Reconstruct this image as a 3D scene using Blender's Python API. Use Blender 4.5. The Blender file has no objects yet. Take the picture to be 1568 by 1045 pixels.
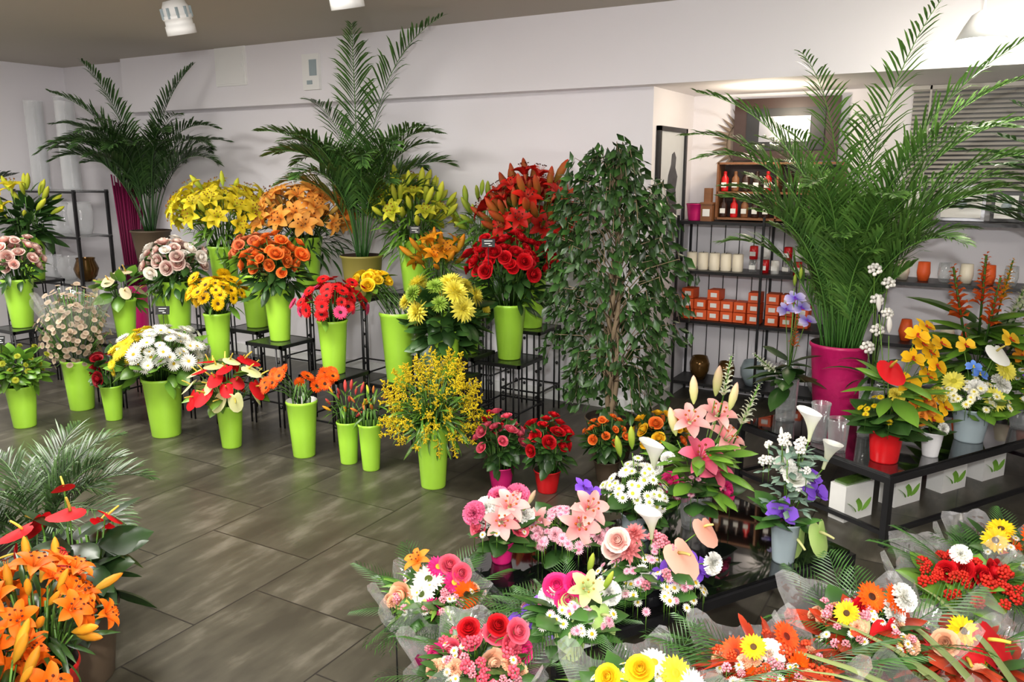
import bpy, math, random
import numpy as np
rnd=random.Random(11)
pi=math.pi
def hx(r,g,b):
    f=lambda c:(c/255/12.92) if c/255<=.04045 else ((c/255+.055)/1.055)**2.4
    return np.array([f(r),f(g),f(b)])
# ---------------------------------------------------------------- templates
class T:
    def __init__(s,v,faces,role=0,t=None,smooth=True):
        s.v=np.array(v,dtype=float).reshape(-1,3)
        s.loops=np.array([i for f in faces for i in f],dtype=np.int32)
        s.sizes=np.array([len(f) for f in faces],dtype=np.int32)
        s.role=np.full(len(s.v),role,dtype=np.int8) if np.isscalar(role) else np.array(role,dtype=np.int8)
        s.t=np.zeros(len(s.v)) if t is None else np.array(t,dtype=float)
        s.smooth=smooth
def xf(t,M):
    o=T.__new__(T);o.v=t.v@M[:3,:3].T+M[:3,3];o.loops=t.loops;o.sizes=t.sizes;o.role=t.role;o.t=t.t;o.smooth=t.smooth
    return o
def join(ts):
    o=T.__new__(T);n=0;L=[]
    for t in ts:
        L.append(t.loops+n);n+=len(t.v)
    o.v=np.vstack([t.v for t in ts]);o.loops=np.concatenate(L).astype(np.int32)
    o.sizes=np.concatenate([t.sizes for t in ts]);o.role=np.concatenate([t.role for t in ts]);o.t=np.concatenate([t.t for t in ts]);o.smooth=ts[0].smooth
    return o
def mat4(R=None,p=(0,0,0),s=1):
    M=np.eye(4)
    if R is not None:M[:3,:3]=R
    M[:3,:3]*=s;M[:3,3]=p
    return M
def rz(a):
    c,s=math.cos(a),math.sin(a);return np.array([[c,-s,0],[s,c,0],[0,0,1.]])
def rx(a):
    c,s=math.cos(a),math.sin(a);return np.array([[1.,0,0],[0,c,-s],[0,s,c]])
def nrm(v):
    v=np.array(v,dtype=float);return v/(np.linalg.norm(v)+1e-9)
def frame(p,d,s=1,roll=0):
    d=nrm(d);a=np.array([0,0,1.]) if abs(d[2])<.97 else np.array([0,1.,0])
    x=nrm(np.cross(a,d));y=np.cross(d,x);c,sn=math.cos(roll),math.sin(roll)
    R=np.stack([c*x+sn*y,-sn*x+c*y,d],axis=1)
    return mat4(R,p,s)
def grid(fn,nu,nv,role=0,tf=None,closed=False):
    v=[];t=[]
    for j in range(nv+1):
        for i in range(nu+(0 if closed else 1)):
            a=i/nu;b=j/nv
            v.append(fn(a,b));t.append(b if tf is None else tf(a,b))
    w=nu if closed else nu+1
    F=[]
    for j in range(nv):
        for i in range(nu):
            i2=(i+1)%w
            F.append((j*w+i,j*w+i2,(j+1)*w+i2,(j+1)*w+i))
    return T(v,F,role,t)
def petal(L,W,a0,a1,n=4,nx=2,cup=.3,peak=.5,role=0,r0=0.05,tip=.0,zo=0.):
    pts=[(r0,zo)]
    for i in range(n):
        a=math.radians(a0+(a1-a0)*(i+.5)/n)
        pts.append((pts[-1][0]+math.sin(a)*L/n,pts[-1][1]+math.cos(a)*L/n))
    def fn(a,b):
        j=int(round(b*n));x,z=pts[j]
        ang=math.radians(a0+(a1-a0)*b)
        e=math.log(.5)/math.log(peak)
        w=W*(max(0,math.sin(pi*(b**e)))**.75*(1-tip*b)+.12*(1-b)+.02)
        y=(a-.5)*2*w
        c=cup*abs(a-.5)*2*w
        return (x-math.cos(ang)*c,y,z+math.sin(ang)*c)
    return grid(fn,nx,n,role)
def ring(t,n,ph=0,jit=0,r=random.Random(3)):
    return [xf(t,mat4(rz(ph+2*pi*i/n+(r.random()-.5)*jit))) for i in range(n)]
def lathe(prof,n=24,role=0):
    P=prof
    return grid(lambda a,b:(P[int(round(b*(len(P)-1)))][0]*math.cos(2*pi*a),P[int(round(b*(len(P)-1)))][0]*math.sin(2*pi*a),P[int(round(b*(len(P)-1)))][1]),n,len(P)-1,role,None,True)
def tube(pts,r,n=5,role=2,r1=None):
    pts=[np.array(p,dtype=float) for p in pts];m=len(pts)
    r1=r if r1 is None else r1
    v=[];F=[];t=[]
    for i,p in enumerate(pts):
        d=nrm(pts[min(i+1,m-1)]-pts[max(i-1,0)])
        a=np.array([0,0,1.]) if abs(d[2])<.9 else np.array([1.,0,0])
        x=nrm(np.cross(a,d));y=np.cross(d,x);rr=r+(r1-r)*i/(m-1)
        for k in range(n):
            an=2*pi*k/n;v.append(p+rr*(math.cos(an)*x+math.sin(an)*y));t.append(i/(m-1))
    for i in range(m-1):
        for k in range(n):
            k2=(k+1)%n;F.append((i*n+k,i*n+k2,(i+1)*n+k2,(i+1)*n+k))
    F.append(tuple(range(n))[::-1]);F.append(tuple((m-1)*n+k for k in range(n)))
    return T(v,F,role,t)
def box(c,s,R=None,bev=0):
    x,y,z=[a/2 for a in s]
    v=np.array([(i*x,j*y,k*z) for k in(-1,1) for j in(-1,1) for i in(-1,1)],dtype=float)
    if R is not None:v=v@R.T
    v=v+np.array(c)
    return T(v,[(0,2,3,1),(4,5,7,6),(0,1,5,4),(2,6,7,3),(0,4,6,2),(1,3,7,5)],0,None,False)
def ball(r,n=8,m=5,role=0,c=(0,0,0),sz=1):
    P=[(max(1e-4,r*math.sin(pi*i/m)),-r*math.cos(pi*i/m)*sz) for i in range(m+1)]
    return xf(lathe(P,n,role),mat4(None,c))
def octa(r,c,role=0,t=0):
    v=np.array([(1,0,0),(-1,0,0),(0,1,0),(0,-1,0),(0,0,1),(0,0,-1)])*r+np.array(c)
    return T(v,[(0,2,4),(2,1,4),(1,3,4),(3,0,4),(2,0,5),(1,2,5),(3,1,5),(0,3,5)],role,[t]*6)
# flowers (radius ~1, facing +Z)
def mk_lily():
    P=[]
    p1=petal(1.25,.24,15,125,7,4,.35,.5);p2=petal(1.2,.30,18,120,7,4,.3,.5)
    P+=ring(p1,3,0,.1)+ring(p2,3,pi/3,.1)
    for k in range(6):
        a=k*pi/3+.3;c,s=math.cos(a),math.sin(a)
        P.append(tube([(0,0,.1),(c*.12,s*.12,.45),(c*.28,s*.28,.8)],.015,3,3))
        P.append(xf(ball(.07,5,4,1,sz=.5),mat4(None,(c*.3,s*.3,.82))))
    P.append(lathe([(.03,-.5),(.07,-.2),(.13,.12),(.0001,.2)],6,3))
    return join(P)
def mk_bud():
    return join([lathe([(.03,-.1),(.14,.15),(.2,.5),(.17,.85),(.08,1.1),(.001,1.2)],6,0)])
def mk_gerb(n=22,rings=2,w=.13,cr=.28,a=78,nn=3):
    P=[]
    for k in range(rings):
        L=.95-.12*k
        P+=ring(petal(L,w,a-14*k,a+14-10*k,nn,1 if nn<4 else 2,.25,.62,r0=.08,zo=.03*k),n-3*k,k*.2,.12)
    if rings>1:
        P+=ring(petal(.25,.05,35,60,2,1,0,.5,role=3,r0=.22,zo=.04),18)
    P.append(lathe([(cr,.02),(cr*1.02,.08),(cr*.8,.14),(cr*.4,.15),(.001,.13)],12,1))
    return join(P)
def mk_mum(den=1.):
    P=[];N=6
    for k in range(N):
        a=18+k*16;n=int((5+k*3.2)*den);L=.55+.42*min(1,k/4)
        P+=ring(petal(L,.10,a-14,a+8,3,1,.25,.62,r0=.06,zo=.12-.02*k),n,k*.5,.2)
    P.append(ball(.2,7,4,1,(0,0,.12)))
    return join(P)
def mk_rose():
    P=[];r=random.Random(5)
    def pet(R,H,span,flare,z0,inw):
        def fn(a,b):
            s=(a-.5)*2;ph=s*span/2
            rr=R*(.35+.75*math.sin(min(1,b*1.15)*pi*.5))+flare*max(0,b-.5)**1.3*1.9*R-inw*R*b**3+.05*R*s
            z=z0+H*b*(1-.16*s*s*b)-flare*.75*H*max(0,b-.72)
            return (rr*math.cos(ph),rr*math.sin(ph),z)
        return grid(fn,4,5,0)
    for R,H,n,fl,sp,z0,iw in((.13,1.0,2,0,3.4,0,.5),(.24,.99,3,0,2.7,0,.42),(.38,.96,3,.0,2.5,-.02,.3),(.52,.92,4,.06,2.1,-.04,.14),(.66,.84,5,.3,1.75,-.08,0),(.8,.7,5,.6,1.7,-.12,0)):
        P+=ring(pet(R,H,sp,fl,z0,iw),n,r.random()*6,.3)
    P.append(ball(.34,8,4,2,(0,0,-.15),.6))
    o=join(P);o.v[:,2]-=.3
    return o
def mk_carn():
    P=[];r=random.Random(8)
    for k,(L,a,n) in enumerate(((.5,10,5),(.65,30,7),(.8,50,9),(.92,70,10),(.95,88,10))):
        def pf(L=L,a=a):
            A=math.radians(a)
            def fn(u,b):
                s=(u-.5)*2;w=.28*b**.8;rr=.05+L*b;rf=.09*math.sin(s*7+L*20)*b
                return (rr*math.sin(A)-rf*math.cos(A),s*w,rr*math.cos(A)*.8+rf*math.sin(A))
            return grid(fn,5,2,0)
        P+=ring(pf(),n,k*.7,.2)
    return join(P)
def mk_anth():
    def fn(a,b):
        th=(a-.5)*2*pi
        R=.62+.38*math.cos(th)**2*(1 if math.cos(th)>0 else -.0)
        if abs(th)>2.2:R*=1-.55*((abs(th)-2.2)/(pi-2.2))**1.5
        x=math.sin(th)*R*.95*b;y=-math.cos(th)*R*1.15*b
        return (x,y,.22*(b**2)*math.cos(2*th)*.3+.10*b-.18*b*b)
    P=[grid(fn,18,4,0)]
    P.append(tube([(0,.02,0),(0,-.03,.25),(0,-.12,.5),(0,-.2,.68)],.075,6,1,.05))
    return join(P)
def mk_calla():
    def fn(a,b):
        ph=a*2*pi;lip=(1+math.cos(ph))/2
        r=.09+.55*b**2.2*(.55+.75*lip**2)
        z=-1.0+1.6*b+.55*lip*b**3-(.35*lip*max(0,b-.75)*2)
        return (r*math.cos(ph)+.25*lip*b**3,r*math.sin(ph),z)
    g=grid(fn,16,8,0,None,True)
    return join([g,tube([(0,0,-.8),(.02,0,-.2),(.03,0,.35)],.07,6,1,.04)])
def mk_orch():
    P=[]
    for a,W,L in((.0,.42,.9),(pi,.42,.9)):
        P.append(xf(petal(L,W,78,98,4,4,.15,.55),mat4(rz(a))))
    for a in(pi/2,pi*7/6,pi*11/6):
        P.append(xf(petal(.95,.27,82,100,4,2,.15,.5,zo=-.04),mat4(rz(a))))
    P.append(xf(petal(.5,.16,30,95,4,2,-.5,.6,role=1,zo=.05),mat4(rz(-pi/2))))
    P.append(ball(.1,6,4,1,(0,0,.1)))
    return join(P)
def mk_plume():
    P=[];r=random.Random(2)
    for k in range(10):
        a=k*2.4;z=.1+k*.09;L=.34*(1-k/12)
        d=np.array([math.cos(a)*L,math.sin(a)*L,.22])
        for j in range(12):
            q=j/11;p=np.array([0,0,z])+d*q+np.array([r.uniform(-.035,.035) for _ in range(3)])-np.array([0,0,.1*q*q])
            P.append(octa(.024+.012*r.random(),p,0,r.random()))
    P.append(tube([(0,0,-.3),(0,0,.9)],.012,3,2))
    return join(P)
def mk_coin():
    return grid(lambda a,b:(math.cos(2*pi*a)*b*.9+1e-4,math.sin(2*pi*a)*b,.1*b*b),9,2,0,None,True)
def mk_clump(n=14,s=.3):
    P=[]
    for k in range(n):
        th=math.acos(1-1.3*(k+.5)/n);ph=k*2.4
        p=np.array([math.sin(th)*math.cos(ph),math.sin(th)*math.sin(ph),math.cos(th)])*.75
        P.append(xf(ball(s,6,4,0),mat4(None,p)))
    return join(P)
def mk_spike():
    P=[]
    for k in range(34):
        z=-.2+k*.042;a=k*2.4;R=1-k/46
        P.append(xf(petal(.34*R,.12*R,35,105,3,2,.3,.6,role=0,r0=.02),mat4(rz(a),(0,0,z))))
    P.append(tube([(0,0,-1),(0,0,1.15)],.03,4,2))
    return join(P)
def mk_brom():
    P=[]
    for k in range(6):
        P+=ring(petal(.8-.06*k,.12,75-k*12,95-k*13,4,2,.4,.4,zo=k*.12),6,k*.5,.2)
    return join(P)
def leafT(W=.16,bend=35,n=4,role=2,peak=.45,cup=.35):
    t=petal(1,W,0,bend,n,2,-cup,peak,role,r0=0)
    v=t.v.copy();t.v=np.stack([v[:,1],-v[:,0],v[:,2]],axis=1)
    return t
LILY,BUD,GERB,MUM,ROSE,CARN,ANTH,CALLA,ORCH,PLUME,COIN,CLUMP,SPIKE,BROM=mk_lily(),mk_bud(),mk_gerb(),mk_mum(),mk_rose(),mk_carn(),mk_anth(),mk_calla(),mk_orch(),mk_plume(),mk_coin(),mk_clump(),mk_spike(),mk_brom()
DAISY=mk_gerb(15,1,.17,.3,82,2)
DAISY2=mk_gerb(20,2,.13,.2,72,2)
LEAF=leafT(.17,45,5);LEAFN=leafT(.06,60,5);LEAFW=leafT(.3,40,5,peak=.4);LEAFS=leafT(.24,40,2)
BLADE=leafT(.016,65,7)
def mk_fern():
    P=[];pts=[]
    for i in range(9):
        q=i/8;pts.append(np.array([0,-.28*q*q,q*.96]))
    P.append(tube(pts,.008,3,2,.003))
    for k in range(13):
        q=.18+.82*k/12;i=min(7,int(q*8));f=q*8-i;p=pts[i]*(1-f)+pts[i+1]*f
        ll=.34*math.sin(pi*min(1,.2+.75*q))+.05
        for s in(-1,1):
            d=nrm([s*.7,-.15,.95]);w=.012
            e1=p+d*ll*.5;e2=p+d*ll+np.array([0,-.05,0]);u=np.array([0,0,1.])*w
            P.append(T([p-u*.5,p+u*.5,e1-u,e1+u,e2],[(0,1,3,2),(2,3,4)],2,[.2,.2,.6,.6,1]))
    return join(P)
SPRIG=mk_fern()
# ---------------------------------------------------------------- mesh builder
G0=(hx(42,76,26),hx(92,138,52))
class MB:
    def __init__(s):
        s.V=[];s.L=[];s.S=[];s.M=[];s.C=[];s.SM=[];s.n=0
    def add(s,t,M=None,pal=None,mat=0,br=1.):
        v=t.v if M is None else t.v@M[:3,:3].T+M[:3,3]
        c=np.ones((len(v),4))
        if pal is not None:
            for role,(c0,c1) in pal.items():
                m=t.role==role
                if m.any():
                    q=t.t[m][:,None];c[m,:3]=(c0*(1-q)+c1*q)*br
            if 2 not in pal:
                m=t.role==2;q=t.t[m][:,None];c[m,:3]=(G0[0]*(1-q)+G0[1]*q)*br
            if 3 not in pal and 1 in pal:
                m=t.role==3;c[m,:3]=pal[0][1]*.9
        s.V.append(v);s.L.append(t.loops+s.n);s.S.append(t.sizes);s.n+=len(v);s.C.append(c)
        s.M.append(np.full(len(t.sizes),mat,dtype=np.int32));s.SM.append(np.full(len(t.sizes),t.smooth))
        return s
    def build(s,name,mats,parent=None,clamp=False):
        me=bpy.data.meshes.new(name)
        V=np.vstack(s.V);L=np.concatenate(s.L).astype(np.int32);S=np.concatenate(s.S)
        if clamp:  # leaves that reach a wall lie against it
            V[:,0]=np.maximum(V[:,0],-8.18);V[:,2]=np.minimum(V[:,2],2.645);V[:,2]=np.maximum(V[:,2],.004)
            lim=np.where(V[:,2]>2.16,5.045,np.where(V[:,0]<-1.97,5.185,5.67))
            V[:,1]=np.minimum(V[:,1],lim)
        me.vertices.add(len(V));me.vertices.foreach_set('co',V.ravel().astype(np.float32))
        me.loops.add(len(L));me.loops.foreach_set('vertex_index',L)
        me.polygons.add(len(S));me.polygons.foreach_set('loop_start',np.concatenate([[0],np.cumsum(S)[:-1]]).astype(np.int32))
        me.polygons.foreach_set('material_index',np.concatenate(s.M))
        me.polygons.foreach_set('use_smooth',np.concatenate(s.SM))
        ca=me.color_attributes.new('Col','FLOAT_COLOR','POINT')
        ca.data.foreach_set('color',np.vstack(s.C).ravel().astype(np.float32))
        for m in mats:me.materials.append(m)
        me.update(calc_edges=True);me.validate()
        o=bpy.data.objects.new(name,me);bpy.context.scene.collection.objects.link(o)
        if parent:o.parent=parent
        return o
def empty(name,loc=(0,0,0)):
    e=bpy.data.objects.new(name,None);e.empty_display_size=.1
    bpy.context.scene.collection.objects.link(e);return e
# ---------------------------------------------------------------- materials
def newmat(name):
    m=bpy.data.materials.new(name);m.use_nodes=True
    nt=m.node_tree;return m,nt,nt.nodes['Principled BSDF'],nt.nodes['Material Output']
def pm(name,col,rough=.5,metal=0,noise=.06,scale=12,trans=0,bump=0,coat=0,emit=0,stretch=None):
    m,nt,b,o=newmat(name);N=nt.nodes;L=nt.links
    tc=N.new('ShaderNodeTexCoord');ns=N.new('ShaderNodeTexNoise');ns.inputs['Scale'].default_value=scale;ns.inputs['Detail'].default_value=4
    if stretch:
        mp=N.new('ShaderNodeMapping');mp.inputs['Scale'].default_value=stretch;L.new(tc.outputs['Object'],mp.inputs[0]);L.new(mp.outputs[0],ns.inputs['Vector'])
    else:L.new(tc.outputs['Object'],ns.inputs['Vector'])
    mx=N.new('ShaderNodeMix');mx.data_type='RGBA'
    mx.inputs[6].default_value=(*(col*(1-noise)),1);mx.inputs[7].default_value=(*np.minimum(col*(1+noise),1),1)
    L.new(ns.outputs['Fac'],mx.inputs[0]);L.new(mx.outputs[2],b.inputs['Base Color'])
    b.inputs['Roughness'].default_value=rough;b.inputs['Metallic'].default_value=metal
    b.inputs['Transmission Weight'].default_value=trans;b.inputs['Coat Weight'].default_value=coat
    if emit:
        b.inputs['Emission Color'].default_value=(*col,1);b.inputs['Emission Strength'].default_value=emit
    if bump:
        bp=N.new('ShaderNodeBump');bp.inputs['Strength'].default_value=bump;bp.inputs['Distance'].default_value=.01
        L.new(ns.outputs['Fac'],bp.inputs['Height']);L.new(bp.outputs[0],b.inputs['Normal'])
    return m
def flora(name,rough,tr,spec=.5):
    m,nt,b,o=newmat(name);N=nt.nodes;L=nt.links
    at=N.new('ShaderNodeAttribute');at.attribute_name='Col'
    ge=N.new('ShaderNodeNewGeometry');mr=N.new('ShaderNodeMapRange');mr.inputs[3].default_value=.72;mr.inputs[4].default_value=1.14
    L.new(ge.outputs['Random Per Island'],mr.inputs[0])
    hs=N.new('ShaderNodeHueSaturation');L.new(mr.outputs[0],hs.inputs['Value']);L.new(at.outputs['Color'],hs.inputs['Color'])
    L.new(hs.outputs[0],b.inputs['Base Color']);b.inputs['Roughness'].default_value=rough;b.inputs['Specular IOR Level'].default_value=spec
    td=N.new('ShaderNodeBsdfTranslucent');L.new(hs.outputs[0],td.inputs[0])
    mx=N.new('ShaderNodeMixShader');mx.inputs[0].default_value=tr
    L.new(b.outputs[0],mx.inputs[1]);L.new(td.outputs[0],mx.inputs[2]);L.new(mx.outputs[0],o.inputs[0])
    return m
PET=flora('petal',.6,.2,.3);LEA=flora('leaf',.36,.12,.5)
FM=[PET,LEA]
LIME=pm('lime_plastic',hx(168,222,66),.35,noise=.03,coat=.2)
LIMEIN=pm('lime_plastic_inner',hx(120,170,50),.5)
REDP=pm('red_plastic',hx(205,25,30),.3);PINKP=pm('magenta_glaze',hx(205,30,110),.35);MAG=pm('magenta_ceramic',hx(190,25,95),.4,noise=.12,bump=.3,scale=30)
WHITEP=pm('white_ceramic',hx(225,225,225),.3);GREYP=pm('grey_zinc',hx(150,165,170),.35,noise=.1);OLIVE=pm('olive_pot',hx(140,130,62),.5);BROWN=pm('brown_pot',hx(80,66,50),.6)
BLACKM=pm('black_iron',hx(22,22,24),.4,noise=.3);PLATE=pm('dark_plate',hx(40,44,42),.15);BLACKR=pm('black_ribbed',hx(25,25,28),.2,coat=.5)
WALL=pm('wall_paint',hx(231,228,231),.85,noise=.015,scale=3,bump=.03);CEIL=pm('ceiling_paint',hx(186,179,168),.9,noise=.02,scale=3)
TRIMM=pm('white_trim',hx(235,235,232),.5,noise=.01);WOOD=pm('wood',hx(130,84,50),.5,noise=.3,scale=6,stretch=(1,12,12))
SOIL=pm('soil',hx(45,32,22),.95,noise=.5,scale=60);BARK=pm('bark',hx(150,130,102),.85,noise=.35,scale=25,stretch=(1,1,.2),bump=.4)
PAPER=pm('white_paper',hx(235,235,230),.7);ORANGE=pm('orange_card',hx(225,90,35),.5);DARKW=pm('dark_brown_wood',hx(55,34,26),.35,noise=.3)
CHROME=pm('brushed_metal',hx(150,150,155),.4,metal=1);BRONZE=pm('bronze_glass',hx(110,80,40),.15,metal=.6)
CANDLE=pm('candle_wax',hx(238,228,205),.5);LABEL=pm('slate_label',hx(20,22,22),.6);GREENP=pm('leaf_green_print',hx(110,160,50),.6)
def glassmat(name,col,fac,bump=.25,dif=.4,edge=.8,bs=25):
    m,nt,b,o=newmat(name);N=nt.nodes;L=nt.links
    nt.nodes.remove(b)
    t=N.new('ShaderNodeBsdfTransparent');t.inputs[0].default_value=(*col,1)
    g=N.new('ShaderNodeBsdfGlossy');g.inputs['Roughness'].default_value=.06
    d=N.new('ShaderNodeBsdfDiffuse');d.inputs[0].default_value=(*(col*.95),1)
    lw=N.new('ShaderNodeLayerWeight');lw.inputs[0].default_value=.35
    mr=N.new('ShaderNodeMapRange');mr.inputs[3].default_value=fac;mr.inputs[4].default_value=edge;L.new(lw.outputs['Facing'],mr.inputs[0])
    tc=N.new('ShaderNodeTexCoord');ns=N.new('ShaderNodeTexNoise');ns.inputs['Scale'].default_value=bs
    L.new(tc.outputs['Object'],ns.inputs['Vector']);bp=N.new('ShaderNodeBump');bp.inputs['Strength'].default_value=bump;bp.inputs['Distance'].default_value=.01
    L.new(ns.outputs[0],bp.inputs['Height']);L.new(bp.outputs[0],g.inputs['Normal'])
    m2=N.new('ShaderNodeMixShader');m2.inputs[0].default_value=dif;L.new(g.outputs[0],m2.inputs[1]);L.new(d.outputs[0],m2.inputs[2])
    mx=N.new('ShaderNodeMixShader');L.new(mr.outputs[0],mx.inputs[0]);L.new(t.outputs[0],mx.inputs[1]);L.new(m2.outputs[0],mx.inputs[2])
    L.new(mx.outputs[0],o.inputs[0]);return m
GLASS=glassmat('clear_glass',np.array([.97,.99,.99]),.10);CELLO=glassmat('cellophane',np.array([.98,.99,.98]),.18,1.,.45,.6,18)
GLASS2=glassmat('vase_glass',np.array([.98,.99,1.]),.30,.1,.85,.9,4)
CELLR=glassmat('red_cellophane',hx(220,50,60),.45);CELLM=glassmat('magenta_wrap',hx(220,60,140),.5);CELLG=glassmat('green_cellophane',hx(150,200,90),.3)
def floormat():
    m,nt,b,o=newmat('slate_tile');N=nt.nodes;L=nt.links
    tc=N.new('ShaderNodeTexCoord')
    br=N.new('ShaderNodeTexBrick');br.offset=.5;br.inputs['Scale'].default_value=1;br.inputs['Brick Width'].default_value=.6;br.inputs['Row Height'].default_value=.6
    br.inputs['Mortar Size'].default_value=.0035;br.inputs['Color1'].default_value=(0,0,0,1);br.inputs['Color2'].default_value=(1,1,1,1);br.inputs['Mortar'].default_value=(.5,.5,.5,1)
    mp0=N.new('ShaderNodeMapping');mp0.inputs['Rotation'].default_value=(0,0,pi/2);L.new(tc.outputs['Object'],mp0.inputs[0]);L.new(mp0.outputs[0],br.inputs['Vector'])
    mp=N.new('ShaderNodeMapping');mp.inputs['Scale'].default_value=(8,2.0,1);mp.inputs['Rotation'].default_value=(0,0,.1);L.new(tc.outputs['Object'],mp.inputs[0])
    ad=N.new('ShaderNodeVectorMath');ad.operation='MULTIPLY_ADD';L.new(br.outputs['Color'],ad.inputs[0]);ad.inputs[1].default_value=(5,5,5);L.new(mp.outputs[0],ad.inputs[2])
    n1=N.new('ShaderNodeTexNoise');n1.inputs['Scale'].default_value=1.0;n1.inputs['Detail'].default_value=6;n1.inputs['Roughness'].default_value=.6;L.new(ad.outputs[0],n1.inputs['Vector'])
    n2=N.new('ShaderNodeTexNoise');n2.inputs['Scale'].default_value=9;n2.inputs['Detail'].default_value=6;L.new(tc.outputs['Object'],n2.inputs['Vector'])
    cr=N.new('ShaderNodeValToRGB');e=cr.color_ramp.elements;e[0].position=.36;e[0].color=(*hx(56,52,43),1);e[1].position=.74;e[1].color=(*hx(108,103,91),1)
    k=cr.color_ramp.elements.new(.55);k.color=(*hx(71,67,56),1)
    m3=N.new('ShaderNodeMath');m3.operation='MULTIPLY_ADD';L.new(n2.outputs['Fac'],m3.inputs[0]);m3.inputs[1].default_value=.25;L.new(n1.outputs['Fac'],m3.inputs[2])
    m4=N.new('ShaderNodeMath');m4.operation='SUBTRACT';L.new(m3.outputs[0],m4.inputs[0]);m4.inputs[1].default_value=.12
    L.new(m4.outputs[0],cr.inputs[0])
    mx=N.new('ShaderNodeMix');mx.data_type='RGBA';mx.inputs[7].default_value=(*hx(38,34,30),1)
    L.new(br.outputs['Fac'],mx.inputs[0]);L.new(cr.outputs[0],mx.inputs[6]);L.new(mx.outputs[2],b.inputs['Base Color'])
    b.inputs['Roughness'].default_value=.34
    bp=N.new('ShaderNodeBump');bp.inputs['Strength'].default_value=.2;bp.inputs['Distance'].default_value=.003;L.new(n1.outputs['Fac'],bp.inputs['Height']);L.new(bp.outputs[0],b.inputs['Normal'])
    return m
FLOOR=floormat()
# ---------------------------------------------------------------- room
def slab(name,x0,x1,y0,y1,z0,z1,mat):
    return MB().add(box(((x0+x1)/2,(y0+y1)/2,(z0+z1)/2),(x1-x0,y1-y0,z1-z0))).build(name,[mat])
XL,XR,YF,YB=-8.2,1.9,-1.8,5.2
slab('floor',XL-.1,XR+.1,YF-.1,6.2,-.1,0,FLOOR)
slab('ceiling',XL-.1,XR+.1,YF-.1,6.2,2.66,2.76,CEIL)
slab('wall_left',XL-.1,XL,YF,YB,0,2.66,WALL)
slab('wall_right',XR,XR+.1,YF,6.03,0,2.66,WALL)
slab('wall_front',XL-.1,XR+.1,YF-.1,YF,0,2.66,WALL)
slab('wall_back',XL-.1,-1.95,YB,6.13,0,2.66,WALL)
slab('wall_recess',-1.95,XR+.1,6.03,6.13,0,2.66,WALL)
slab('trim_beam',-7.1,XR,5.06,YB,2.18,2.66,WALL)
slab('trim_recess_ceiling',-1.95,XR,YB,6.03,2.18,2.66,WALL)
slab('baseboard_back',XL,-1.96,YB-.015,YB,0,.08,TRIMM)
slab('baseboard_recess',-1.95,-1.935,YB,6.03,0,.08,TRIMM)
b=MB();b.add(box((-5.64,5.052,2.51),(.36,.016,.32)));b.add(box((-5.64,5.042,2.51),(.33,.008,.29)));b.add(box((-5.5,5.036,2.51),(.02,.01,.04)));b.build('access_panel',[TRIMM])
b=MB();b.add(box((-4.73,5.045,2.41),(.17,.03,.27)));b.add(box((-4.70,5.028,2.44),(.07,.012,.12)),mat=1);b.add(box((-4.74,5.027,2.33),(.05,.01,.03)),mat=1);b.build('fuse_box',[TRIMM,GREYP])
# ---------------------------------------------------------------- furniture
def stand(x,y,z,w=.32,name='plant_stand'):
    b=MB();h=w/2
    b.add(box((x,y,z-.008),(w,w,.012)),mat=1)
    for sx in(-1,1):
        b.add(box((x+sx*h,y,z-.012),(.014,w+.014,.022)));b.add(box((x,y+sx*h,z-.012),(w+.014,.014,.022)))
        b.add(box((x+sx*h,y,z*.3),(.01,w,.01)));b.add(box((x,y+sx*h,z*.3),(w,.01,.01)))
        for sy in(-1,1):
            for dd in(0,.04):
                b.add(tube([(x+sx*h-sx*dd,y+sy*h,0),(x+sx*h-sx*dd,y+sy*h,z-.01)],.006,6))
            for zz in(.25,.55,.8):
                b.add(ball(.012,6,4,0,(x+sx*(h-.02),y+sy*h,z*zz)))
    return b.build(name,[BLACKM,PLATE])
def bucketT(rt,rb,h,th=.004):
    return lathe([(.0005,0),(rb*.97,0),(rb,.006),(rb+(rt-rb)*.5,h*.5),(rt*.985,h*.93),(rt*1.05,h*.955),(rt*1.05,h*.985),(rt*1.01,h)],36),\
           lathe([(rt*1.01,h),(rt*.95,h*.97),(rb*.93,.012),(.0005,.012)],36)
def bucket(b,x,y,z,rt,rb,h,mo=0,mi=1):
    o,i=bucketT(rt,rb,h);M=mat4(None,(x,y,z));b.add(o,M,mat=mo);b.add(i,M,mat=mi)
Rv=np.array([.866,.5,0]);Fv=np.array([-.5,.866,0]);Up=np.array([0,0,1.])
def leaf_cfg(n=40,L=.12,t=None,c=None,low=0.):
    return (n,L,t or LEAF,c or G0,low)
def stemT(p0,p1,r=.003):
    m=(np.array(p0)+np.array(p1))/2+np.array([0,0,.03])
    return tube([p0,m,p1],r,3,2)
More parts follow.
